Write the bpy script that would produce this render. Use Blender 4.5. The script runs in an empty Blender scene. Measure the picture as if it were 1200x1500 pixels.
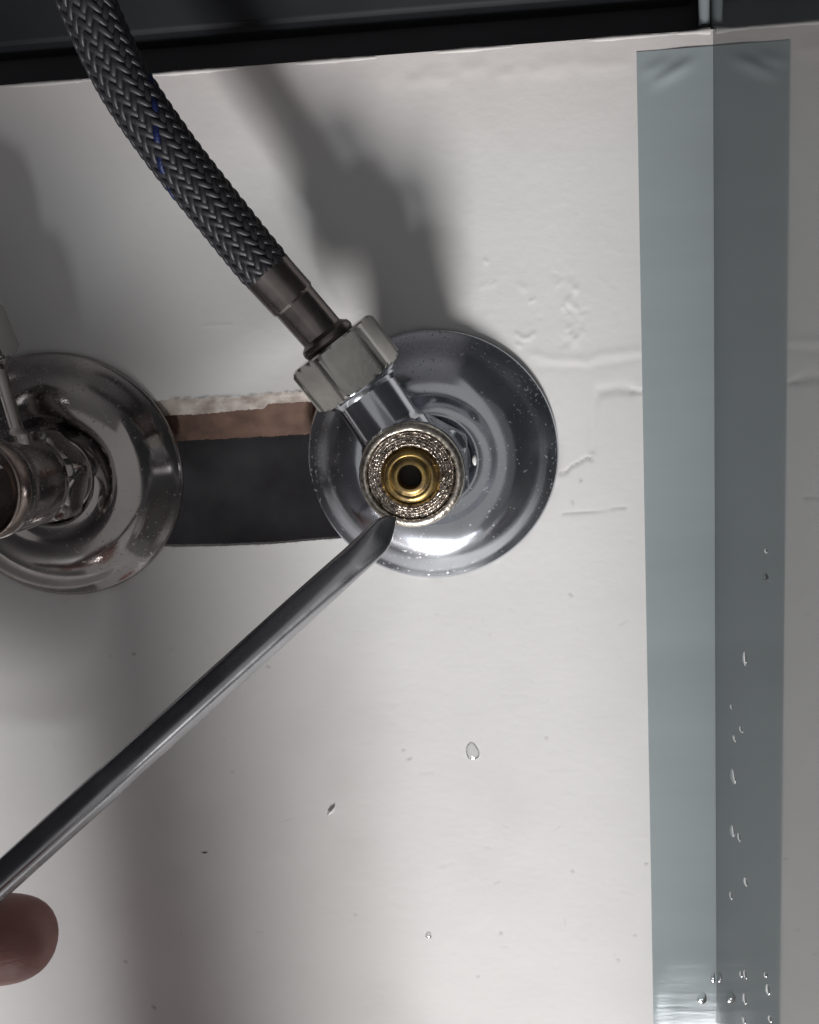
import bpy, bmesh, math, random
import numpy as np
from mathutils import Vector, Matrix
random.seed(4); rng = np.random.default_rng(4)
SC = bpy.context.scene
COL = SC.collection

# ------------------------------------------------------------ camera (metres; wall front is y=0, viewer at -y)
D = 0.240
F_PX = 1450.0
YAW, PITCH, ROLL = (math.radians(a) for a in (3.206, -11.222, -3.708))
Rw = Matrix.Rotation(YAW, 3, 'Y') @ Matrix.Rotation(PITCH, 3, 'X') @ Matrix.Rotation(ROLL, 3, 'Z')
W2B = Matrix(((1, 0, 0), (0, 0, -1), (0, 1, 0)))          # x right, y up, z to viewer -> blender
CAMROT = W2B @ Rw
CAMPOS = Vector((0, -D, 0))
cam = bpy.data.cameras.new('camera'); camo = bpy.data.objects.new('camera', cam); COL.objects.link(camo)
camo.matrix_world = Matrix.Translation(CAMPOS) @ CAMROT.to_4x4()
cam.sensor_fit = 'VERTICAL'; cam.sensor_height = 24; cam.lens = 24 * F_PX / 1500
cam.clip_start = 0.005; cam.clip_end = 50
cam.dof.use_dof = True; cam.dof.focus_distance = 0.215; cam.dof.aperture_fstop = 22
SC.camera = camo

def ray(px, py):
    return CAMROT @ Vector(((px - 600) / F_PX, -(py - 750) / F_PX, -1))
def P(px, py, h=0.0):                                      # point h millimetres in front of the wall
    d = ray(px, py); t = (D - h * 1e-3) / d.y
    return CAMPOS + d * t
MM = 1e-3

# ------------------------------------------------------------ light
w = bpy.data.worlds.new('World'); SC.world = w; w.use_nodes = True
bg = w.node_tree.nodes['Background']; bg.inputs[0].default_value = (0.51, 0.503, 0.50, 1); bg.inputs[1].default_value = 0.58
def lamp(name, target, direction, dist, size, power, col):
    L = bpy.data.lights.new(name, 'AREA'); L.shape = 'DISK'; L.size = size; L.energy = power; L.color = col
    o = bpy.data.objects.new(name, L); COL.objects.link(o)
    dv = Vector(direction).normalized()
    o.location = target + dv * dist
    o.rotation_euler = dv.to_track_quat('Z', 'Y').to_euler()
    return o
lamp('work_lamp', P(610, 600), (0.03, -1.0, -1.62), 2.0, 0.42, 43, (1.0, 0.98, 0.962))
_g = P(1000, 1840); _x = P(1047, 760).x; _g2 = Vector((2 * _x - _g.x, 0, _g.z))
lamp('glare_lamp', _g2, (-0.235, -1.0, -0.735), 0.9, 0.07, 1.3, (0.93, 0.96, 1.0))  # added lamp, placed to set a glare low on the strip
SC.view_settings.view_transform = 'Standard'; SC.view_settings.look = 'None'
SC.view_settings.exposure = 0.1; SC.view_settings.gamma = 1.0

# ------------------------------------------------------------ materials
def mat(name, col, rough=0.5, metal=0.0, var=0.0, vscale=200, rvar=0.0, rscale=120, bump=0.0, bscale=600,
        ior=1.5, trans=0.0, col2=None, aniso=None, coat=0.0, stretch=(1, 1, 1), detail=4, sss=0.0, bdist=0.0003):
    m = bpy.data.materials.new(name); m.use_nodes = True
    n = m.node_tree.nodes; l = m.node_tree.links; b = n['Principled BSDF']
    b.inputs['Base Color'].default_value = (*col, 1); b.inputs['Roughness'].default_value = rough
    b.inputs['Metallic'].default_value = metal; b.inputs['IOR'].default_value = ior
    b.inputs['Transmission Weight'].default_value = trans; b.inputs['Coat Weight'].default_value = coat
    if sss: b.inputs['Subsurface Weight'].default_value = sss; b.inputs['Subsurface Radius'].default_value = (0.004, 0.0015, 0.0008)
    tc = n.new('ShaderNodeTexCoord'); mp = n.new('ShaderNodeMapping'); l.new(tc.outputs['Object'], mp.inputs[0]); mp.inputs['Scale'].default_value = stretch
    def noise(sc, dt=detail):
        t = n.new('ShaderNodeTexNoise'); t.inputs['Scale'].default_value = sc; t.inputs['Detail'].default_value = dt
        l.new(mp.outputs[0], t.inputs['Vector']); return t
    if var or col2:
        t = noise(vscale); r = n.new('ShaderNodeMapRange'); r.inputs[1].default_value = .35; r.inputs[2].default_value = .68
        l.new(t.outputs[0], r.inputs[0]); mx = n.new('ShaderNodeMix'); mx.data_type = 'RGBA'
        c2 = col2 or tuple(max(0, c * (1 - var)) for c in col)
        mx.inputs[6].default_value = (*col, 1); mx.inputs[7].default_value = (*c2, 1)
        l.new(r.outputs[0], mx.inputs[0]); l.new(mx.outputs[2], b.inputs['Base Color'])
    if rvar:
        t = noise(rscale); r = n.new('ShaderNodeMapRange'); r.inputs[1].default_value = .35; r.inputs[2].default_value = .7
        r.inputs[3].default_value = rough; r.inputs[4].default_value = rough + rvar
        l.new(t.outputs[0], r.inputs[0]); l.new(r.outputs[0], b.inputs['Roughness'])
    if bump:
        t = noise(bscale, 6); bp = n.new('ShaderNodeBump'); bp.inputs['Strength'].default_value = bump; bp.inputs['Distance'].default_value = bdist
        l.new(t.outputs[0], bp.inputs['Height']); l.new(bp.outputs[0], b.inputs['Normal'])
    return m

def water_mat():
    m = bpy.data.materials.new('clear_water'); m.use_nodes = True; n = m.node_tree.nodes; l = m.node_tree.links
    n.remove(n['Principled BSDF']); out = n['Material Output']
    tr = n.new('ShaderNodeBsdfTransparent'); gl = n.new('ShaderNodeBsdfGlossy'); gl.inputs['Roughness'].default_value = .06
    tr.inputs[0].default_value = (.93, .94, .94, 1)
    fr = n.new('ShaderNodeFresnel'); fr.inputs[0].default_value = 1.5; mx = n.new('ShaderNodeMixShader')
    l.new(fr.outputs[0], mx.inputs[0]); l.new(tr.outputs[0], mx.inputs[1]); l.new(gl.outputs[0], mx.inputs[2]); l.new(mx.outputs[0], out.inputs[0])
    return m
def spotted(m, dens=.64, scale=1100, rough=.30, mixc=(.45, .44, .42), amt=.3):
    """limescale marks on worn metal"""
    n = m.node_tree.nodes; l = m.node_tree.links; b = n['Principled BSDF']; tc = n['Texture Coordinate']
    t = n.new('ShaderNodeTexNoise'); t.inputs['Scale'].default_value = scale; t.inputs['Detail'].default_value = 3; l.new(tc.outputs['Object'], t.inputs['Vector'])
    t2 = n.new('ShaderNodeTexNoise'); t2.inputs['Scale'].default_value = 45; t2.inputs['Detail'].default_value = 5; l.new(tc.outputs['Object'], t2.inputs['Vector'])
    ad = n.new('ShaderNodeMath'); ad.operation = 'MULTIPLY_ADD'; ad.inputs[1].default_value = .35; l.new(t2.outputs[0], ad.inputs[0]); l.new(t.outputs[0], ad.inputs[2])
    mr = n.new('ShaderNodeMapRange'); mr.inputs[1].default_value = dens + .175; mr.inputs[2].default_value = dens + .235; l.new(ad.outputs[0], mr.inputs[0])
    rs = b.inputs['Roughness'].links[0].from_socket
    m1 = n.new('ShaderNodeMath'); m1.operation = 'MULTIPLY_ADD'; m1.inputs[1].default_value = rough; l.new(mr.outputs[0], m1.inputs[0]); l.new(rs, m1.inputs[2]); l.new(m1.outputs[0], b.inputs['Roughness'])
    cs = b.inputs['Base Color'].links[0].from_socket
    m2 = n.new('ShaderNodeMix'); m2.data_type = 'RGBA'; m2.inputs[7].default_value = (*mixc, 1); mm = n.new('ShaderNodeMath'); mm.operation = 'MULTIPLY'; mm.inputs[1].default_value = amt
    l.new(mr.outputs[0], mm.inputs[0]); l.new(mm.outputs[0], m2.inputs[0]); l.new(cs, m2.inputs[6]); l.new(m2.outputs[2], b.inputs['Base Color'])
    m3 = n.new('ShaderNodeMath'); m3.operation = 'MULTIPLY_ADD'; m3.inputs[1].default_value = -.18; m3.inputs[2].default_value = 1; l.new(mr.outputs[0], m3.inputs[0]); l.new(m3.outputs[0], b.inputs['Metallic'])
    return m
def wall_mat():
    m = mat('painted_board', (0.735, 0.728, 0.72), 0.8, var=0.06, vscale=14, bump=0.13, bscale=700, stretch=(0.9, 1, 1))
    n = m.node_tree.nodes; l = m.node_tree.links; b = n['Principled BSDF']
    src = b.inputs['Base Color'].links[0].from_socket
    a = n.new('ShaderNodeAttribute'); a.attribute_name = 'dirt_shade'
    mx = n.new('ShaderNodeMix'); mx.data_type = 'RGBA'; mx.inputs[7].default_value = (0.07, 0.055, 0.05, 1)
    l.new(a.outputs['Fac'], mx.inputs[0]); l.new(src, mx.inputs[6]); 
    a2 = n.new('ShaderNodeAttribute'); a2.attribute_name = 'blush'
    m2 = n.new('ShaderNodeMix'); m2.data_type = 'RGBA'; m2.inputs[7].default_value = (0.70, 0.62, 0.60, 1)
    l.new(a2.outputs['Fac'], m2.inputs[0]); l.new(mx.outputs[2], m2.inputs[6]); l.new(m2.outputs[2], b.inputs['Base Color'])
    return m
M = dict(
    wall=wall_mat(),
    chrome=spotted(mat('worn_chrome', (0.66, 0.68, 0.73), 0.12, 1, var=0.22, vscale=45, rvar=0.16, rscale=55, bump=0.05, bscale=220)),
    nut=spotted(mat('nickel_plate', (0.50, 0.49, 0.46), 0.17, 1, var=0.10, vscale=300, rvar=0.08, bump=0.05, bscale=900), dens=.70),
    worn=mat('worn_nickel_rim', (0.72, 0.66, 0.58), 0.26, 1, var=0.45, vscale=900, rvar=0.25, rscale=800, bump=0.55, bscale=1300),
    brownrim=mat('tarnished_rim', (0.34, 0.28, 0.25), 0.22, 1, var=0.35, vscale=300, rvar=0.15, bump=0.2, bscale=500),
    grit=mat('scaled_thread', (0.68, 0.60, 0.52), 0.20, 1, col2=(0.12, 0.09, 0.07), vscale=900, bump=0.6, bscale=1600, bdist=0.0006),
    brass=mat('bare_brass', (0.60, 0.42, 0.15), 0.34, 1, col2=(0.20, 0.145, 0.085), vscale=380, rvar=0.15, bump=0.25, bscale=700),
    bore=mat('dark_bore', (0.015, 0.015, 0.017), 0.6),
    steel=mat('shaft_steel', (0.44, 0.445, 0.465), 0.22, 1, var=0.15, vscale=90, rvar=0.12, bump=0.06, bscale=500),
    blade=spotted(mat('aged_chrome', (0.44, 0.41, 0.40), 0.09, 1, var=0.30, vscale=40, rvar=0.14, rscale=55, bump=0.06, bscale=200)),  # browner aged chrome for the left valve
    ferrule=mat('crimp_steel', (0.24, 0.21, 0.20), 0.26, 1, var=0.25, vscale=160, rvar=0.10, bump=0.12, bscale=350),
    strand=mat('grey_braid', (0.036, 0.036, 0.042), 0.48, 0.35, var=0.3, vscale=900, bump=0.15, bscale=2600),
    blue=mat('blue_braid', (0.004, 0.012, 0.075), 0.5, 0.2, var=0.35, vscale=900, bump=0.5, bscale=2600),
    rubber=mat('black_rubber', (0.015, 0.015, 0.016), 0.35),
    side=mat('dark_gloss_laminate', (0.135, 0.15, 0.153), 0.035, ior=2.7, var=0.15, vscale=30, rvar=0.03, rscale=40),
    strip=mat('grey_gloss_strip', (0.34, 0.385, 0.40), 0.07, var=0.08, vscale=25, bump=0.04, bscale=220, stretch=(0.4, 1, 3), rvar=0.05, rscale=60),
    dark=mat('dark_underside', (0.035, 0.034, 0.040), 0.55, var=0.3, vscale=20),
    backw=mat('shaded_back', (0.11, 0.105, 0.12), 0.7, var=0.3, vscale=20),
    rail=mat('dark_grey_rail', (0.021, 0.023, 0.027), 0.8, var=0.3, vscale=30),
    brown=mat('rough_fibre', (0.15, 0.088, 0.062), 0.85, col2=(0.08, 0.045, 0.035), vscale=150, bump=0.5, bscale=420, bdist=0.001),
    plaster=mat('chipped_plaster', (0.56, 0.51, 0.47), 0.8, col2=(0.30, 0.25, 0.22), vscale=300, bump=0.35, bscale=700, bdist=0.0008),
    cavity=mat('dark_cavity', (0.38, 0.37, 0.40), 0.8, var=0.5, vscale=60),
    caulk=mat('wet_sealant', (0.70, 0.67, 0.65), 0.75, var=0.08, vscale=90, bump=0.2, bscale=260, bdist=0.0006),
    skin=mat('skin', (0.31, 0.145, 0.125), 0.5, var=0.22, vscale=140, bump=0.45, bscale=1100, sss=0.25, stretch=(0.6, 1, 1.6)),
    nail=mat('nail', (0.50, 0.33, 0.29), 0.25),
    water=water_mat(),
    handle=mat('handle_plastic', (0.03, 0.03, 0.035), 0.35),
    paint=mat('paint_fleck', (0.75, 0.74, 0.72), 0.5),
    chip=mat('dark_debris', (0.05, 0.04, 0.035), 0.7),
)

# ------------------------------------------------------------ mesh helpers
def link(name, me, m, parent=None):
    o = bpy.data.objects.new(name, me); COL.objects.link(o)
    if m is not None: me.materials.append(M[m] if isinstance(m, str) else m)
    if parent: o.parent = parent
    return o
def finish(bm, name, m, parent=None, sharp=35, smooth=True):
    bmesh.ops.recalc_face_normals(bm, faces=bm.faces)
    me = bpy.data.meshes.new(name); bm.to_mesh(me); bm.free()
    if smooth:
        me.polygons.foreach_set('use_smooth', [True] * len(me.polygons)); me.set_sharp_from_angle(angle=math.radians(sharp))
    return link(name, me, m, parent)
def tag(o, label, cat, group=None, kind=None):
    if label: o['label'] = label
    if cat: o['category'] = cat
    if group: o['group'] = group
    if kind: o['kind'] = kind
    return o
def thing(name, loc, label, cat, group=None):
    o = bpy.data.objects.new(name, None); o.empty_display_size = 0.01; COL.objects.link(o)
    tag(o, label, cat, group); o['_base'] = [0, 0, 0]; del o['_base']
    return o
def frame(axis, ref):
    a = axis.normalized(); u = (ref - a * ref.dot(a)).normalized(); v = a.cross(u)
    return a, u, v
def loft(bm, rings, cap0=False, cap1=False):
    """rings: list of point lists of equal length"""
    rv = [[bm.verts.new(p) for p in r] for r in rings]
    n = len(rings[0])
    for a, b in zip(rv, rv[1:]):
        for i in range(n):
            bm.faces.new((a[i], a[(i + 1) % n], b[(i + 1) % n], b[i]))
    if cap0: bm.faces.new(rv[0][::-1])
    if cap1: bm.faces.new(rv[-1])
def ring(c, u, v, r, n=64, f=None, rough=0.0):
    out = []
    for i in range(n):
        th = 2 * math.pi * i / n
        rr = f(th, r) if f else r
        if rough: rr += random.uniform(-rough, rough)
        out.append(c + u * (math.cos(th) * rr) + v * (math.sin(th) * rr))
    return out
def lathe(bm, o, axis, ref, prof, n=64, f=None, cap0=False, cap1=False, off=None, rough=0.0):
    a, u, v = frame(axis, ref)
    rings = []
    for k, (r, t) in enumerate(prof):
        c = o + a * (t * MM)
        if off: c = c + off(t)
        rings.append(ring(c, u, v, r * MM, n, f if f is None else (lambda th, rr, t=t: f(th, rr, t)), rough * MM))
    loft(bm, rings, cap0, cap1)
def box(bm, p0, p1):
    x0, y0, z0 = p0; x1, y1, z1 = p1
    vs = [bm.verts.new(c) for c in ((x0,y0,z0),(x1,y0,z0),(x1,y1,z0),(x0,y1,z0),(x0,y0,z1),(x1,y0,z1),(x1,y1,z1),(x0,y1,z1))]
    for f in ((0,3,2,1),(4,5,6,7),(0,1,5,4),(1,2,6,5),(2,3,7,6),(3,0,4,7)): bm.faces.new([vs[i] for i in f])
def spline(pts, n):
    out = []; P_ = [pts[0] * 2 - pts[1]] + list(pts) + [pts[-1] * 2 - pts[-2]]
    for i in range(1, len(P_) - 2):
        a, b, c, d = P_[i - 1], P_[i], P_[i + 1], P_[i + 2]
        for k in range(n):
            t = k / n
            out.append(0.5 * ((2 * b) + (c - a) * t + (2 * a - 5 * b + 4 * c - d) * t * t + (3 * b - a - 3 * c + d) * t ** 3))
    out.append(P_[-2].copy()); return out

# ------------------------------------------------------------ the white board with its slot
def vnoise(x, z, s, seed):
    r = np.random.default_rng(seed); G = r.random((256, 256)).astype(np.float32)
    u = x * s + 500; v = z * s + 500
    i = np.floor(u).astype(int); j = np.floor(v).astype(int); fu = u - i; fv = v - j
    fu = fu * fu * (3 - 2 * fu); fv = fv * fv * (3 - 2 * fv)
    g = lambda a, b: G[a % 256, b % 256]
    return (g(i, j) * (1 - fu) + g(i + 1, j) * fu) * (1 - fv) + (g(i, j + 1) * (1 - fu) + g(i + 1, j + 1) * fu) * fv - 0.5
XS = P(1047, 760).x                         # side panel plane
ZTOP = P(600, 78).z
def curve(pts):
    q = [P(*p) for p in pts]; xs = [p.x for p in q]; zs = [p.z for p in q]
    return lambda x: np.interp(x, xs, zs)
slot_top = curve([(180, 590), (245, 585), (300, 583), (370, 580), (420, 575), (460, 573), (520, 569)])
slot_bot = curve([(180, 799), (262, 801), (330, 800), (400, 797), (480, 790), (520, 787)])
SX0, SX1 = P(190, 690).x, P(505, 690).x
BOARD = 0.0026
def build_wall():
    x0 = P(-60, 700).x
    xs = np.concatenate([[-0.5, -0.3, -0.2, x0 - 0.02], np.linspace(x0, XS, 560)])
    zb = P(600, 1540).z
    nb, nm, nt = 330, 60, 210
    X = np.tile(xs, (6 + nb + nm + nt, 1)); Z = np.zeros_like(X)
    jag = np.random.default_rng(3).normal(size=len(xs)) * 0.00010 + vnoise(xs, xs * 0, 1500, 8) * 0.0006
    jb = np.random.default_rng(5).normal(size=len(xs)) * 0.00004
    B = slot_bot(xs) + jb; T = slot_top(xs) + jag
    rows = []
    for zz in (-0.6, -0.4, -0.3, -0.25, -0.21, zb - 0.01): rows.append(np.full_like(xs, zz))
    for k in range(nb): rows.append(zb + (B - zb) * k / (nb - 1))
    for k in range(1, nm + 1): rows.append(B + (T - B) * k / nm)
    for k in range(1, nt + 1): rows.append(T + (ZTOP - T) * k / nt)
    Z = np.array(rows); X = np.tile(xs, (len(rows), 1))
    # relief in metres (positive = proud)
    H = vnoise(X, Z, 90, 1) * 0.00012 + vnoise(X, Z, 420, 2) * 0.00002 + vnoise(X * .6, Z, 900, 12) * 0.000018
    dirt_shade = np.zeros_like(X); blush = np.clip((Z - P(600, 250).z) / 0.03, 0, 1) * 0.55
    def seg(a, b):
        a = P(*a); b = P(*b); dx, dz = b.x - a.x, b.z - a.z
        t = np.clip(((X - a.x) * dx + (Z - a.z) * dz) / (dx * dx + dz * dz), 0, 1)
        return np.hypot(X - a.x - t * dx, Z - a.z - t * dz), t
    def poly(pts, wdt, amp, d=0.0, dw=None):
        nonlocal H, dirt_shade
        best = np.full_like(X, 1.0)
        for a, b in zip(pts, pts[1:]):
            q, _ = seg(a, b); best = np.minimum(best, q)
        g = np.exp(-(best / wdt) ** 2); H = H + amp * g
        if d: dirt_shade = np.maximum(dirt_shade, d * np.exp(-(best / (dw or wdt)) ** 2))
    # trowelled ridge and filled square patch
    poly([(782, 520), (815, 528), (830, 526), (860, 530), (880, 520), (935, 515)], 0.0012, 0.00010)
    poly([(790, 536), (860, 539), (935, 526)], 0.0012, -0.00006)
    poly([(878, 574), (905, 569), (925, 571)], 0.0013, -0.00022, 0.07)  # dent; its faint darkening is shade painted into the wall colour
    poly([(925, 572), (940, 574)], 0.0004, -0.00025)
    poly([(873, 584), (869, 620), (868, 660)], 0.0009, -0.00022)
    poly([(820, 694), (830, 692), (838, 683), (850, 677), (860, 671), (868, 673)], 0.00035, -0.00022, 0.42, 0.0003)
    poly([(825, 754), (880, 749), (917, 744)], 0.00030, -0.00008, 0.34, 0.00026)
    poly([(758, 490), (765, 496), (776, 495), (781, 489)], 0.0006, 0.00014)
    for k in range(46):
        cx, cy = random.gauss(833, 9), random.triangular(395, 518, 485)
        poly([(cx, cy), (cx + random.uniform(-5, 5), cy + random.uniform(1, 7))], random.uniform(.0004, .0008), random.uniform(-.00006, .00009))
    for k in range(20):
        cx, cy = random.uniform(690, 930), random.uniform(380, 520)
        poly([(cx, cy), (cx + random.uniform(-7, 7), cy + random.uniform(-4, 4))], random.uniform(.0004, .0008), random.uniform(-.0001, .00012))
    poly([(300, 478), (340, 476)], 0.0003, 0.00006)
    # nicks and specks
    for (cx, cy, s, d) in ((195, 958, 2.5, .5), (391, 975, 4, .3), (598, 1112, 4, .35), (183, 1408, 2, .5), (224, 1474, 3.5, .6), (628, 1371, 3, .35),
                           (733, 1366, 2, .4), (835, 870, 2.5, .35), (946, 1265, 2, .4), (838, 1275, 2, .35), (800, 1080, 1.5, .3), (340, 1130, 1.5, .25), (520, 1340, 1.5, .25),
                           (850, 703, 1.5, .5), (838, 735, 2, .35), (700, 1430, 1.5, .3), (590, 1098, 2, .3), (905, 1405, 2, .3), (930, 1370, 1.6, .25)):
        poly([(cx, cy), (cx + s, cy + s * random.uniform(-.6, .9))], 0.00032, -0.00007, d, 0.00032)
    # pasty bumpy band below the top edge
    band = np.exp(-((Z - (ZTOP - 0.0052)) / 0.0022) ** 2) * np.clip((X - P(430, 90).x) / 0.03, 0, 1)
    band = band * np.clip((P(930, 90).x - X) / 0.002, 0, 1)
    H += band * (0.00008 + vnoise(X, Z, 330, 21) * 0.00018)
    # rounded grime along the slot lips
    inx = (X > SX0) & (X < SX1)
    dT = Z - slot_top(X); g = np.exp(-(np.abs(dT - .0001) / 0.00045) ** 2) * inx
    dirt_shade = np.maximum(dirt_shade, g * np.clip(vnoise(X, Z, 700, 31) * 2.2 + 0.55, 0, 1) * 0.75)
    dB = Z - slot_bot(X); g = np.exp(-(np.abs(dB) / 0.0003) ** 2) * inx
    dirt_shade = np.maximum(dirt_shade, g * np.clip(vnoise(X, Z, 900, 32) * 2 + 0.3, 0, 1) * 0.4)
    stain = np.clip(vnoise(X, Z, 38, 51) + vnoise(X, Z, 110, 52) * .6 - .12, 0, 1) * 0.10
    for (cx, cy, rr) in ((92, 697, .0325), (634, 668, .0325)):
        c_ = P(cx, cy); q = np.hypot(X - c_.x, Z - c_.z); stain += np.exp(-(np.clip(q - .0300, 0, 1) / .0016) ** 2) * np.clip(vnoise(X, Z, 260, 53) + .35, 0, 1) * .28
    dirt_shade = np.clip(dirt_shade + stain, 0, 1)
    r2 = np.random.default_rng(77)
    for k in range(26):
        cx, cy = r2.uniform(20, 930), r2.uniform(860, 1490); an = r2.uniform(0, 3.14); le = r2.uniform(4, 22)
        poly([(cx, cy), (cx + le * math.cos(an), cy + le * .5 * math.sin(an))], 0.00028, -0.00003, r2.uniform(.05, .16), 0.00026)
    nr, nc = X.shape
    edge = (np.arange(nr) == 6 + nb - 1)
    V = np.stack([X, -H, Z], -1).reshape(-1, 3)
    faces = []
    idx = np.arange(nr * nc).reshape(nr, nc)
    q = np.stack([idx[:-1, :-1], idx[:-1, 1:], idx[1:, 1:], idx[1:, :-1]], -1)
    r0, r1 = 6 + nb - 1, 6 + nb + nm - 1
    cmask = (xs[:-1] >= SX0) & (xs[1:] <= SX1)
    keep = np.ones(q.shape[:2], bool); keep[r0:r1, :] &= ~cmask[None, :]
    q = q[keep]
    # cut faces of the slot (board thickness)
    cs = np.where(cmask)[0]; extra = []; nv = len(V); add = []
    for r_, flip in ((r0, 0), (r1, 1)):
        cc = np.concatenate([cs, [cs[-1] + 1]])
        back = np.stack([X[r_, cc], np.full(len(cc), BOARD), Z[r_, cc]], -1)
        base = nv + sum(len(a) for a in add); add.append(back)
        for k in range(len(cs)):
            a, b = idx[r_, cs[k]], idx[r_, cs[k] + 1]
            extra.append([b, a, base + k, base + k + 1] if not flip else [a, b, base + k + 1, base + k])
    # top edge turned back
    cc = np.arange(nc); base = nv + sum(len(a) for a in add)
    add.append(np.stack([X[-1], np.full(nc, BOARD), Z[-1]], -1))
    for k in range(nc - 1): extra.append([idx[-1, k], idx[-1, k + 1], base + k + 1, base + k])
    V = np.concatenate([V] + add); Q = np.concatenate([q.reshape(-1, 4), np.array(extra)])
    me = bpy.data.meshes.new('wall'); me.vertices.add(len(V)); me.vertices.foreach_set('co', V.astype(np.float32).ravel())
    me.loops.add(Q.size); me.polygons.add(len(Q)); me.loops.foreach_set('vertex_index', Q.astype(np.int32).ravel())
    me.polygons.foreach_set('loop_start', np.arange(len(Q), dtype=np.int32) * 4)
    me.update(calc_edges=True); me.validate()
    me.polygons.foreach_set('use_smooth', np.ones(len(Q), bool)); me.set_sharp_from_angle(angle=math.radians(50))
    for nm_, arr in (('dirt_shade', dirt_shade), ('blush', blush)):
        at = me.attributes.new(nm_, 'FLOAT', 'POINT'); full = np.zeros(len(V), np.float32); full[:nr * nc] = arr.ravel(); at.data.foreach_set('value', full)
    o = link('wall', me, 'wall'); o['kind'] = 'structure'; return o
wall = build_wall()

# what lies inside and behind the slot
bm = bmesh.new()
ys = 0.0405
box(bm, (-0.16, ys, -0.09), (0.02, ys + 0.004, 0.03))
box(bm, (-0.16, BOARD + .0005, slot_bot(0) - 0.012), (0.02, ys, slot_bot(0) - 0.0105))
o = finish(bm, 'cavity', 'cavity', smooth=False); o['kind'] = 'structure'
def strip_edge(name, m, top, bot, y0, y1, seed, amp, n=90):
    """a broken strip seen inside the slot; top/bot pixel polylines"""
    bm = bmesh.new(); r = np.random.default_rng(seed)
    xa, xb = P(200, 600, 0).x, P(500, 600, 0).x
    f0, f1 = curve(top), curve(bot); rows = []
    K = 8
    for k in range(K + 1):
        row = []
        for i in range(n + 1):
            x = xa + (xb - xa) * i / n; t = k / K
            z = f0(x) * (1 - t) + f1(x) * t + (r.normal() * amp if k == K else 0) + (.0012 if k == 0 else 0)
            y = y0 + (y1 - y0) * t + r.normal() * amp * 0.9
            row.append(bm.verts.new((x, y, z)))
        rows.append(row)
    row = [bm.verts.new((v.co.x, v.co.y + 0.004, v.co.z + 0.0006)) for v in rows[-1]]; rows.append(row)
    for a, b in zip(rows, rows[1:]):
        for i in range(n): bm.faces.new((a[i], b[i], b[i + 1], a[i + 1]))
    o = finish(bm, name, m, sharp=60); return o
o = strip_edge('plaster_edge', 'plaster', [(200, 588), (245, 586), (370, 580), (460, 573), (500, 571)], [(200, 612), (258, 609), (300, 607), (352, 602), (386, 599), (388, 596), (393, 592), (450, 589), (500, 587)], 0.0004, 0.0016, 5, 0.00008)
tag(o, 'broken white plaster lip along the top of the slot between the two chrome rosettes', 'plaster edge')
o = strip_edge('brown_board', 'brown', [(200, 600), (258, 598), (352, 592), (450, 580), (500, 578)], [(200, 655), (258, 653), (352, 648), (450, 643), (500, 640)], 0.0030, 0.010, 7, 0.00010)
tag(o, 'rough orange-brown board edge just below the white plaster lip inside the slot', 'board')

# sealed top edge of the board and the dark void above it
def top_px(x): return ZTOP
bm = bmesh.new(); rings = []
n = 170; xL = -0.2; xR = XS - 0.0006
for i in range(n + 1):
    x = xL + (xR - xL) * (i / n); r = 0.0005 + 0.00012 * math.sin(x * 190) + random.uniform(-.00006, .00006)
    if i > n - 5: r *= 1 + (i - n + 5) * 0.22
    c = Vector((x, -0.0002 + 0.0006, ZTOP - 0.0003))
    rings.append([c + Vector((0, -math.cos(a) * r, math.sin(a) * r)) for a in [2 * math.pi * k / 10 for k in range(10)]])
loft(bm, rings, True, True)
tag(finish(bm, 'sealant_bead', 'caulk', sharp=80), 'thin wet white sealant bead along the top edge of the white wall board', 'sealant')
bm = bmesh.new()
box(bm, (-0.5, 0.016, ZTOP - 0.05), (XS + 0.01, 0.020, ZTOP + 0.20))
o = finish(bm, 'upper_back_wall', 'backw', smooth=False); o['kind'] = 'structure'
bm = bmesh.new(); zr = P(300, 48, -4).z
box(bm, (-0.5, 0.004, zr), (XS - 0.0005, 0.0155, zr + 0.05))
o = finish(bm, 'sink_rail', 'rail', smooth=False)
bmr = bmesh.new(); bmr.from_mesh(o.data); bmesh.ops.bevel(bmr, geom=bmr.edges, offset=0.002, segments=3, affect='EDGES'); bmr.to_mesh(o.data); bmr.free()
tag(o, 'dark grey horizontal rail above the white board at the top of the photo', 'rail')
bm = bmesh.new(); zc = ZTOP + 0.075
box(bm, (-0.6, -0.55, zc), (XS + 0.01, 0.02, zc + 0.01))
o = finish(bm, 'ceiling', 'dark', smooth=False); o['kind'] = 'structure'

bm = bmesh.new(); rings = []
for i in range(40):
    z = ZTOP + 0.0015 + i * 0.002; rr = 0.0013 + random.uniform(-.0001, .0001)
    rings.append([Vector((XS - 0.0014 - .00002 * i, 0.002, z)) + Vector((math.cos(q) * rr, math.sin(q) * rr, 0)) for q in [2 * math.pi * k / 10 for k in range(10)]])
loft(bm, rings, True, True)
tag(finish(bm, 'corner_seal', 'strip', sharp=80), 'thin pale grey-green seal rising in the dark corner above the strip', 'seal')
bm = bmesh.new(); box(bm, (-0.262, -0.55, -0.8), (-0.250, 0.02, ZTOP + 0.07))
o = finish(bm, 'unseen_dark_side', 'dark', smooth=False); o['kind'] = 'structure'  # unseen dark side, added to darken reflections in the left chrome
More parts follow.
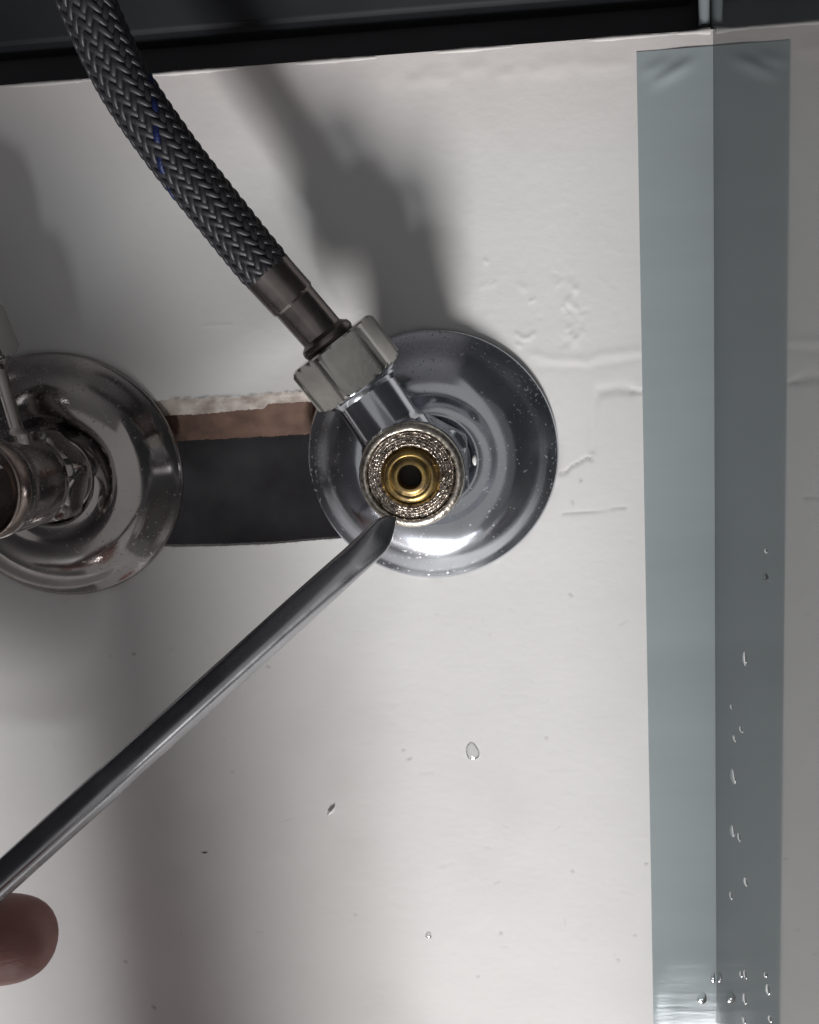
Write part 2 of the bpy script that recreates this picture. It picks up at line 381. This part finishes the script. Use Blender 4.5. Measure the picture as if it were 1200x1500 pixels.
# ------------------------------------------------------------ side panel (glossy, stands square to the wall) and the strip on the wall
bm = bmesh.new()
box(bm, (XS, -0.20, -0.5), (XS + 0.012, 0.015, zc - 0.001))
o = finish(bm, 'side_panel', 'side', smooth=False)
tag(o, 'dark grey glossy upright panel at right that mirrors the white wall', 'panel')
def build_strip():
    xa = P(938, 400).x; xb = XS - 0.00002
    z1 = P(990, 72).z; z0 = -0.33
    nx = 26; nz = 420
    xs = np.linspace(xa, xb, nx); zs = np.concatenate([np.linspace(z0, P(990, 1510).z, 12)[:-1], np.linspace(P(990, 1510).z, z1, nz)])
    X, Z = np.meshgrid(xs, zs)
    H = 0.00020 + vnoise(X * 3, Z, 60, 41) * 0.00010
    def crease(a, b, wd, amp):
        nonlocal H
        a = P(*a); b = P(*b); dx, dz = b.x - a.x, b.z - a.z
        t = np.clip(((X - a.x) * dx + (Z - a.z) * dz) / (dx * dx + dz * dz), 0, 1)
        q = np.hypot(X - a.x - t * dx, Z - a.z - t * dz); H = H + amp * np.exp(-(q / wd) ** 2) * np.sin(np.pi * np.clip(t * .9 + .05, 0, 1))
    crease((955, 125), (1016, 88), 0.0013, 0.0006)
    crease((938, 110), (985, 88), 0.0014, 0.0003)
    bm = bmesh.new(); rows = [[bm.verts.new((X[j, i], -H[j, i], Z[j, i])) for i in range(nx)] for j in range(len(zs))]
    for a, b in zip(rows, rows[1:]):
        for i in range(nx - 1): bm.faces.new((a[i], a[i + 1], b[i + 1], b[i]))
    # thickness: turn the outline back to the wall
    for seq in ([r[0] for r in rows], rows[-1], rows[0]):
        bk = [bm.verts.new((v.co.x, 0.0006, v.co.z)) for v in seq]
        for i in range(len(seq) - 1): bm.faces.new((seq[i], seq[i + 1], bk[i + 1], bk[i]))
    return finish(bm, 'edge_strip', 'strip', sharp=40)
tag(build_strip(), 'grey-green glossy strip running down the white wall beside the dark side panel', 'strip')

# ------------------------------------------------------------ angle valves
ROS = [(30.2, 0.05), (30.5, 0.25), (30.55, 0.8), (30.3, 1.25), (29.7, 1.6), (28.6, 2.3), (27.4, 3.3), (26.0, 4.7), (24.4, 6.2), (22.8, 7.3),
       (21.0, 8.2), (19.2, 8.7), (17.6, 9.0), (16.2, 9.05), (15.2, 8.9), (14.4, 8.6), (13.4, 8.4), (12.2, 8.4), (11.2, 8.6), (10.6, 8.8), (10.2, 8.5), (9.4, 6.2), (8.5, 5.5)]
def hexf(af, chamf=None, phase=0.0):
    ap = af / 2 * MM
    def f(th, r, t):
        k = (th - phase) % (math.pi / 3) - math.pi / 6
        return min(ap / math.cos(k), r)
    return f
def make_valve(label, cpx, rosbase, mouth, out_px, name='angle_valve', brass=True):
    """cpx: pixel+h of the axis where it leaves the wall; mouth: pixel+h of the open end; out_px: pixel+h the outlet points to"""
    base = P(*cpx); mth = P(*mouth); axis = (mth - base).normalized(); Lm = (mth - base).length / MM
    t = thing(name, base, label, 'valve', 'chrome angle valves')
    rb = P(*rosbase)
    bm = bmesh.new(); lathe(bm, rb, Vector((0, -1, 0)), Vector((1, 0, 0)), ROS, 128)
    finish(bm, 'rosette', 'chrome', t, sharp=60)
    ref = (P(*out_px) - base)
    # inlet neck
    bm = bmesh.new(); lathe(bm, base, axis, ref, [(8.2, -2), (8.2, 6), (8.4, 8.5), (9.6, 9.6), (9.8, 10.6), (9.2, 11.8), (8.6, 12.2), (8.6, 13.2)], 64)
    finish(bm, 'inlet_neck', 'chrome', t)
    # hexagonal flats
    bm = bmesh.new(); lathe(bm, base, axis, ref, [(8.4, 12.8), (10.2, 12.8), (11.6, 13.8), (11.9, 14.6), (11.9, 19.5), (11.5, 20.4), (10.4, 21.4), (9.8, 21.6)], 96, f=hexf(21.0, phase=0.5))
    finish(bm, 'hex_collar', 'chrome', t, sharp=25)
    # round body up to the thread ring
    e = Lm
    bm = bmesh.new(); lathe(bm, base, axis, ref, [(9.9, 20.8), (10.4, 21.8), (10.7, 24), (10.8, e - 8), (10.9, e - 6.5), (11.2, e - 6), (11.2, e - 5), (10.9, e - 4.6)], 96)
    finish(bm, 'body', 'chrome', t)
    if brass:
        # front: worn rim, stepped scaled thread rising towards the viewer, brass boss with the hole
        bm = bmesh.new(); lathe(bm, base, axis, ref, [(10.7, e - 4.9), (11.0, e - 4.3), (11.0, e - 3.5), (10.7, e - 2.9), (10.2, e - 2.5), (9.7, e - 2.35), (9.35, e - 2.5), (9.2, e - 3.0)], 160, rough=0.05)
        finish(bm, 'rim', 'worn', t, sharp=50)
        prof = [(9.3, e - 3.2)]; r = 9.0; tt = e - 2.9
        while r > 6.6:
            prof += [(r, tt), (r - .12, tt + .28), (r - .48, tt + .22)]; r -= .56; tt += .26
        n = 150
        bm = bmesh.new(); lathe(bm, base, axis, ref, prof + [(6.2, tt - .1), (5.9, tt - .5)], n, rough=0.07)
        finish(bm, 'scaled_thread', 'grit' if brass else 'worn', t, sharp=30)
        b0 = tt
        bm = bmesh.new(); lathe(bm, base, axis, ref, [(6.1, b0 - .7), (5.6, b0 - .5), (5.45, b0 + .1), (5.1, b0 + .75), (4.6, b0 + .95), (4.3, b0 + .95), (4.15, b0 + .75), (3.95, b0 + .8), (3.6, b0 + 1.35), (3.1, b0 + 1.6), (2.75, b0 + 1.6), (2.6, b0 + 1.6), (2.45, b0 + 1.2), (2.4, b0 - 4)], 96, rough=0.02)
        finish(bm, 'brass_seat' if brass else 'seat', 'brass' if brass else 'worn', t, sharp=60)
        bm = bmesh.new(); lathe(bm, base, axis, ref, [(2.6, b0 - 2.6), (0.4, b0 - 2.65)], 32, cap1=True)
        finish(bm, 'bore_hole', 'bore', t)
    else:
        bm = bmesh.new(); lathe(bm, base, axis, ref, [(10.7, e - 4.9), (11.0, e - 4.3), (11.05, e - .3), (10.8, e), (10.45, e + .05), (10.2, e - .3), (9.9, e - 1.2)], 128, rough=0.02)
        finish(bm, 'rim', 'brownrim', t, sharp=50)
        bm = bmesh.new(); lathe(bm, base, axis, ref, [(9.95, e - 1.1), (8.9, e - 2.4), (8.3, e - 4.2), (6.2, e - 4.6), (5.6, e - 5.2), (1, e - 5.3)], 96, f=lambda th, rr, tt_: rr * (1 + .03 * math.cos(6 * th)), cap1=True)
        finish(bm, 'inner_cone', 'brownrim', t, sharp=40)
    # outlet neck from the body to the union nut
    oc = P(*out_px); hb = (oc - base).dot(axis); ob = base + axis * hb
    od = (oc - ob).normalized(); ol = (oc - ob).length / MM
    bm = bmesh.new()
    lathe(bm, ob, od, axis, [(8.3, 3), (8.3, 9.2), (7.8, 10.0), (7.3, 10.6), (7.15, 11.2), (7.1, ol - 8.2), (7.5, ol - 7.6), (7.9, ol - 7.2), (8.0, ol - 6.6), (7.4, ol - 6.2), (7.9, ol - 5.7), (7.4, ol - 5.2), (7.9, ol - 4.7), (7.9, ol - 3)], 80)
    finish(bm, 'outlet_neck', 'chrome', t, sharp=30)
    return t
NUT = (507, 533, 25)
valve = make_valve('open chrome angle valve at centre with its round brass seat bare', (628, 668, 0), (634, 668, 0), (600, 699, 41), NUT)
NUT2 = (-56, 500, 26)
valve2 = make_valve('worn chrome angle valve cut off by the left edge of the photo', (112, 692, 0), (92, 697, 0), (-40, 718, 41), NUT2, brass=False)
for o in valve2.children:
    if o.data.materials[0] == M['chrome']: o.data.materials[0] = M['blade']
# white paint fleck stuck to the central valve
bm = bmesh.new(); c = P(695, 674, 27); bmesh.ops.create_icosphere(bm, subdivisions=2, radius=1)
for v in bm.verts: v.co = Vector((v.co.x * .0005, v.co.y * .0004, v.co.z * .0012 * (1 + .3 * v.co.x))) + c
finish(bm, 'paint_fleck', 'paint', valve, sharp=80)

# ------------------------------------------------------------ braided hoses
def make_hose(label, nutpx, path, phase, blue_i, turns_pitch=0.047, corner_deg=45, name='braided_hose'):
    pts = [P(*p) for p in path]; C0 = P(*nutpx)
    t = thing(name, C0, label, 'hose', 'braided supply hoses')
    u_ = (pts[0] - C0).normalized()
    view = Vector((0, -1, 0)); a = u_; side = a.cross(view).normalized()      # lies in the wall plane
    if side.x < 0: side = -side
    vv = (view - a * view.dot(a)).normalized()
    # nut: corners at 45, 105, 165 degrees from side towards viewer
    def f(th, r, tt):
        k = (th - math.radians(corner_deg)) % (math.pi / 3) - math.pi / 6
        return min(9.55 * MM / math.cos(k), r)
    bm = bmesh.new(); rings = []
    for (r, tt) in [(6.2, -5.0), (8.2, -5.5), (9.7, -5.5), (10.3, -5.2), (11.1, -4.6), (11.1, 4.3), (10.4, 5.1), (9.6, 5.5), (6.0, 5.5)]:
        c = C0 + a * tt * MM; rr = []
        for i in range(144):
            th = 2 * math.pi * i / 144; q = f(th, r * MM, tt); rr.append(c + side * math.cos(th) * q + vv * math.sin(th) * q)
        rings.append(rr)
    loft(bm, rings); finish(bm, 'union_nut', 'nut', t, sharp=22)
    bm = bmesh.new(); lathe(bm, C0, a, side, [(6.3, -6.3), (8.6, -6.3), (8.8, -5.9), (8.6, -5.4), (6.3, -5.4)], 64); finish(bm, 'washer', 'chrome', t)
    bm = bmesh.new(); lathe(bm, C0, a, side, [(4.6, 4.5), (5.7, 5.2), (6.2, 6.0), (6.25, 6.6), (6.0, 7.4), (5.2, 8.0), (4.9, 8.3)], 64); finish(bm, 'lip_ring', 'ferrule', t)
    # centreline through the ferrule then the hose
    cl = spline(pts, 40)
    L = [0.0]
    for p, q in zip(cl, cl[1:]): L.append(L[-1] + (q - p).length)
    # parallel frames
    T = [(cl[min(i + 1, len(cl) - 1)] - cl[max(i - 1, 0)]).normalized() for i in range(len(cl))]
    U = [None] * len(cl); U[0] = (side - T[0] * side.dot(T[0])).normalized()
    for i in range(1, len(cl)): U[i] = (U[i - 1] - T[i] * U[i - 1].dot(T[i])).normalized()
    Wv = [T[i].cross(U[i]) for i in range(len(cl))]
    if Wv[0].dot(vv) < 0: Wv = [-x for x in Wv]
    def at(s):
        s = min(max(s, 0), L[-1]); i = int(np.searchsorted(L, s)) - 1; i = min(max(i, 0), len(cl) - 2)
        k = (s - L[i]) / max(L[i + 1] - L[i], 1e-9)
        return cl[i].lerp(cl[i + 1], k), U[i].lerp(U[i + 1], k).normalized(), Wv[i].lerp(Wv[i + 1], k).normalized()
    def tube(bm, prof, n=64, ff=None):
        rings = []
        for r, s in prof:
            c, u, v = at(s * MM); rr = []
            for i in range(n):
                th = 2 * math.pi * i / n; q = r * MM * (ff(th, s) if ff else 1); rr.append(c + u * math.cos(th) * q + v * math.sin(th) * q)
            rings.append(rr)
        loft(bm, rings)
    s0 = (pts[0] - C0).length / MM
    FE = 25.0 - s0                                   # ferrule end measured along the path
    bm = bmesh.new()
    tube(bm, [(4.7, 0), (4.8, .6), (4.85, 10.2 - s0 + 1), (4.95, 17.0 - s0), (5.3, 17.6 - s0), (5.3, 18.1 - s0), (5.35, 22 - s0), (5.4, FE - .2), (5.42, FE + .3), (5.05, FE + .8)], 72,
         lambda th, s: 1 + 0.012 * math.cos(8 * th) * (1 if s < 17 - s0 else .3))
    finish(bm, 'ferrule', 'ferrule', t, sharp=30)
    bm = bmesh.new(); Ltot = L[-1] / MM
    tube(bm, [(4.5, FE - 1 + k * 1.0) for k in range(int(Ltot - FE) + 1)], 32); finish(bm, 'liner', 'rubber', t)
    N = 20; Rm = 4.98; amp = 0.23; pitch = turns_pitch
    al = 2 * math.pi / pitch
    pang = math.atan2(2 * math.pi * Rm * MM, pitch); wid = (pitch / N) * math.sin(pang) * 0.54; thk = 0.00044
    ds = 0.00038; ns = int((L[-1] - FE * MM - .0004) / ds)
    for fam in (1, -1):
        for s_i in range(N):
            bm = bmesh.new(); rings = []
            for k in range(ns + 1):
                s = FE * MM - 0.0002 + k * ds
                th = 2 * math.pi * s_i / N + fam * al * s
                wv = math.cos(N / 2 * th + phase)
                r = Rm * MM + fam * amp * MM * (wv * 1.15 if abs(wv) < .87 else math.copysign(1, wv))
                if k < 4: r -= (4 - k) * .00006
                c, u, v = at(s)
                rad = u * math.cos(th) + v * math.sin(th); tan = -u * math.sin(th) + v * math.cos(th)
                ax = u.cross(v); 
                if ax.dot(T[0]) < 0: ax = -ax
                d = (ax * math.cos(pang) + tan * fam * math.sin(pang)).normalized(); bi = rad.cross(d).normalized()
                cen = c + rad * r
                rings.append([cen + bi * (wid * math.cos(q)) + rad * (thk * math.sin(q)) for q in [2 * math.pi * j / 8 for j in range(8)]])
            loft(bm, rings, True, True)
            isb = (fam == -1 and s_i == blue_i)
            o = finish(bm, 'strand', 'blue' if isb else 'strand', t, sharp=80)
            if isb: o['label'] = 'blue tracer strand'
    return t
make_hose('dark grey braided hose running from the top left down to the central valve', NUT,
          [(480, 498, 25.5), (436, 447, 26.5), (391, 397, 28), (321, 311, 30), (247, 217, 32.5), (180, 117, 35), (126, 0, 37.5), (98, -90, 39), (80, -190, 40)], 0.4, 7)
make_hose('braided hose with flat-sided nut on the left valve, mostly outside the left edge', NUT2,
          [(-72, 463, 27), (-110, 405, 29), (-160, 335, 32), (-230, 235, 38), (-320, 115, 44)], 0.4, 3, corner_deg=28)

# ------------------------------------------------------------ screwdriver
A0 = P(577, 759, 39.0); A1 = P(548, 795, 41); A2 = P(0, 1290, 58)
drv = thing('screwdriver', A1, 'steel flat-blade screwdriver shaft resting on the lower rim of the central valve', 'screwdriver')
ax = (A2 - A1).normalized()
sd = ax.cross(Vector((0, -1, 0))).normalized(); vw = sd.cross(ax).normalized()
if vw.y > 0: vw = -vw
bm = bmesh.new()
Ls = (A2 - A1).length / MM
rings = []
for k, tt in enumerate([0, 3, 6, 10, 15, 20, 40, 60, 66.5, 67.2, 80, 100, Ls + 14, Ls + 46]):
    r = 3.2
    if tt > 67: r = 3.32
    rings.append(ring(A1 + ax * (tt * MM + .006), sd, vw, r * MM, 64, f=(lambda th, rr: rr * (1 - .06 * min(1, tt / 20)) / (abs(math.cos(th + .55)) ** (2 + 1.6 * min(1, tt / 20)) + abs(math.sin(th + .55)) ** (2 + 1.6 * min(1, tt / 20))) ** (1 / (2 + 1.6 * min(1, tt / 20))))))
loft(bm, rings, True, True); finish(bm, 'shaft', 'steel', drv, sharp=50)
bm = bmesh.new(); rings = []
up = sd if sd.z > 0 else -sd
for (al_, hi, lo, th) in [(-6.9, 1.15, -.85, .35), (-6.5, 1.75, -.35, .5), (-5.6, 2.45, .35, .75), (-4.6, 2.95, 1.15, 1.05), (-3.4, 3.25, 1.95, 1.45), (-2.2, 3.32, 2.6, 1.9), (-.6, 3.3, 3.0, 2.4), (1.5, 3.22, 3.15, 2.8), (4, 3.2, 3.2, 3.1), (5.8, 3.2, 3.2, 3.2), (6.2, 3.19, 3.19, 3.19)]:
    ex = .5 + .5 * min(1, max(0, (al_ + 1) / 6.5))
    c = A1 + ax * al_ * MM + up * ((hi - lo) / 2 * MM); wdt = (hi + lo) / 2
    rings.append([c + up * (math.copysign(abs(math.cos(q)) ** ex, math.cos(q)) * wdt * MM) + vw * (math.copysign(abs(math.sin(q)) ** max(ex, .7), math.sin(q)) * th * MM) for q in [2 * math.pi * j / 40 for j in range(40)]])
loft(bm, rings, True, True); finish(bm, 'blade', 'steel', drv, sharp=45)
hs = A2 + ax * 0.045
bm = bmesh.new(); hx = ax.copy()
lathe(bm, hs, hx, sd, [(4, -2), (8, -1), (9, 4), (8, 9), (11, 14), (14, 24), (14.5, 60), (13.5, 84), (10, 91), (3, 94)], 72, f=lambda th, r, t: r * (1 + .05 * math.cos(6 * th)), cap0=True, cap1=True)
finish(bm, 'handle', 'handle', drv, sharp=50)

# ------------------------------------------------------------ the hand that holds it
def skin_body(name, verts, edges, radii, m, root=0, levels=3):
    me = bpy.data.meshes.new(name); me.from_pydata([tuple(v) for v in verts], edges, []); o = link(name, me, m)
    md = o.modifiers.new('skin', 'SKIN'); sv = me.skin_vertices[0].data
    for i, r in enumerate(radii):
        r = r if isinstance(r, tuple) else (r, r); sv[i].radius = (r[0] * MM, r[1] * MM); sv[i].use_root = (i == root)
    md.use_smooth_shade = True
    s = o.modifiers.new('sub', 'SUBSURF'); s.levels = levels; s.render_levels = levels
    return o
def Q(fx, fy, h):                      # by the foot of the perpendicular on the wall, in photo-sized steps of 0.1655 mm
    return Vector(((fx - 664) * 1.655e-4, -h * MM, -(fy - 457) * 1.655e-4))
H_ = [Q(225, 1790, 150),            # 0 wrist
      Q(175, 1630, 142),            # 1 palm heel
      Q(70, 1480, 126),             # 2 palm mid
      Q(235, 2350, 158), Q(225, 3700, 168),   # 3,4 forearm
      Q(-10, 1330, 100), Q(10, 1250, 70), P(-160, 1400, 48), P(-25, 1374, 46), P(90, 1372, 46),
      Q(-70, 1420, 106), Q(-140, 1380, 76), Q(-170, 1320, 56), Q(-150, 1290, 46),
      Q(-90, 1500, 112), Q(-190, 1470, 82), Q(-210, 1410, 56), Q(-190, 1380, 48),
      Q(-70, 1590, 118), Q(-180, 1560, 88), Q(-220, 1490, 54), Q(-200, 1450, 42),
      Q(150, 1520, 136), Q(120, 1420, 112), Q(60, 1330, 88)]
E_ = [(0, 1), (1, 2), (0, 3), (3, 4), (2, 5), (5, 6), (6, 7), (7, 8), (8, 9), (2, 10), (10, 11), (11, 12), (12, 13), (2, 14), (14, 15), (15, 16), (16, 17), (1, 18), (18, 19), (19, 20), (20, 21), (1, 22), (22, 23), (23, 24)]
R_ = [(33, 30), (42, 28), (42, 24), (34, 31), (42, 38), 11, 10, 10.6, 11.0, 9.6, 11, 10, 9, 7.5, 10.5, 9.5, 8.5, 7, 9.5, 8.5, 7.5, 6.5, 14, 11, 8.5]
hand = skin_body('hand', H_, E_, R_, 'skin')
tag(hand, 'bare fingertip entering at the lower left just under the screwdriver shaft', 'hand')

# ------------------------------------------------------------ water drops and small debris
def S(px, py):                                               # point on the face of the side panel
    d = ray(px, py); t = (XS - CAMPOS.x) / d.x; return CAMPOS + d * t
def drop(c, nrm, up, rw, rh, rt, label, lean=0.0, m='water', name='water_drop', cat='water drop', group='water drops'):
    bm = bmesh.new(); bmesh.ops.create_icosphere(bm, subdivisions=3, radius=1)
    s = nrm.cross(up).normalized()
    for v in bm.verts:
        x, y, z = v.co; z = max(z, -0.12); y2 = y
        wx = x * (1 - 0.28 * y) + 0.10 * math.sin(3 * y + c.z * 900)
        v.co = c + s * (wx * rw + lean * y * rh) + up * (y2 * rh) + nrm * (z * rt)
    o = finish(bm, name, m, sharp=85); return tag(o, label, cat, group)
NX = Vector((-1, 0, 0)); UPV = Vector((0, 0, 1)); NY = Vector((0, -1, 0))
drops = [(1122, 845, 1.0, 1.1, 'small round drop highest on the dark side panel'),
         (1123, 807, .6, .8, 'tiny speck of water above the highest round drop on the side panel'),
         (1091, 964, 1.2, 2.6, 'tall narrow water drop alone on the upper half of the dark side panel'),
         (1072, 1035, .8, 1.0, 'faint small drop below the tall narrow one on the side panel'),
         (1086, 1068, .7, 1.1, 'tiny slanted drop just above the hooked drop on the side panel'),
         (1076, 1081, 1.2, 1.3, 'hooked little drop about midway down the dark side panel'),
         (1074, 1137, 1.9, 2.9, 'largest plump water drop on the dark side panel'),
         (1073, 1217, 1.6, 2.6, 'long drop with a trailing tail below the plump one'),
         (1083, 1226, .9, 1.5, 'thin drop touching the lower right of the tailed drop'),
         (1092, 1291, 1.3, 1.8, 'oval drop between the tailed drop and the lowest cluster'),
         (1071, 1311, .8, 1.5, 'small upright drop left of and below the oval drop'),
         (1086, 1427, .7, 1.4, 'left drop of the upper pair near the bottom of the side panel'),
         (1092, 1427, .8, 1.6, 'right drop of the upper pair near the bottom of the side panel'),
         (1125, 1449, 1.1, 1.9, 'drop set apart to the right of the lowest cluster'),
         (1122, 1428, .5, 1.3, 'thin streak of water above the drop set apart on the right'),
         (1091, 1462, 1.1, 2.0, 'shiny drop second from the bottom on the side panel'),
         (1090, 1494, 1.2, 1.4, 'lowest water drop on the side panel at the photo bottom'),
         (1128, 1492, .9, 1.2, 'faint drop at the bottom right of the side panel')]
for (px, py, rw, rh, lab) in drops:
    drop(S(px, py), NX, UPV, rw * .0011, rh * .00062, .00045, lab, lean=random.uniform(-.4, .4))
drop(P(692, 1101), NY, UPV, .0017, .0024, .0007, 'clear water drop hanging on the white wall right of centre')
drop(P(628, 1370), NY, UPV, .0008, .0010, .0004, 'tiny water drop low on the white wall below the hanging drop')
drop(P(1029, 1462, .2), NY, UPV, .0012, .0018, .0003, 'flat water drop low on the grey-green strip')
drop(P(1045, 1432, .2), NY, UPV, .0006, .0017, .0003, 'small water drop at the corner of strip and side panel')
for (px, py, s, lab) in ((300, 1248, 1.0, 'dark crescent of debris on the white wall below the screwdriver'),):
    bm = bmesh.new(); c = P(px, py); rings = []
    for k in range(9):
        t = k / 8; x = (t - .5) * 11; z = -2.6 * math.sin(math.pi * t) * .6; r = max(.15, 1.3 * math.sin(math.pi * t)) * .12
        rings.append([c + Vector((x * .00016, -.0001 - r * MM * math.cos(q), z * .00016 + r * MM * math.sin(q))) for q in [2 * math.pi * j / 8 for j in range(8)]])
    loft(bm, rings, True, True); tag(finish(bm, 'debris_flake', 'chip', sharp=80), lab, 'debris')
bm = bmesh.new(); c = P(484, 1188)
vs = [bm.verts.new(c + Vector((x * MM, -y * MM, z * MM))) for x, y, z in ((-1.0, .1, -1.3), (1.6, .5, 1.6), (.3, .9, .2), (.8, .1, -.4), (-.6, .1, .3))]
for f in ((0, 3, 2), (3, 1, 2), (1, 4, 2), (4, 0, 2)): bm.faces.new([vs[i] for i in f])
tag(finish(bm, 'paint_flake', 'paint', smooth=False), 'lifted triangular flake of white paint on the lower wall', 'paint flake')
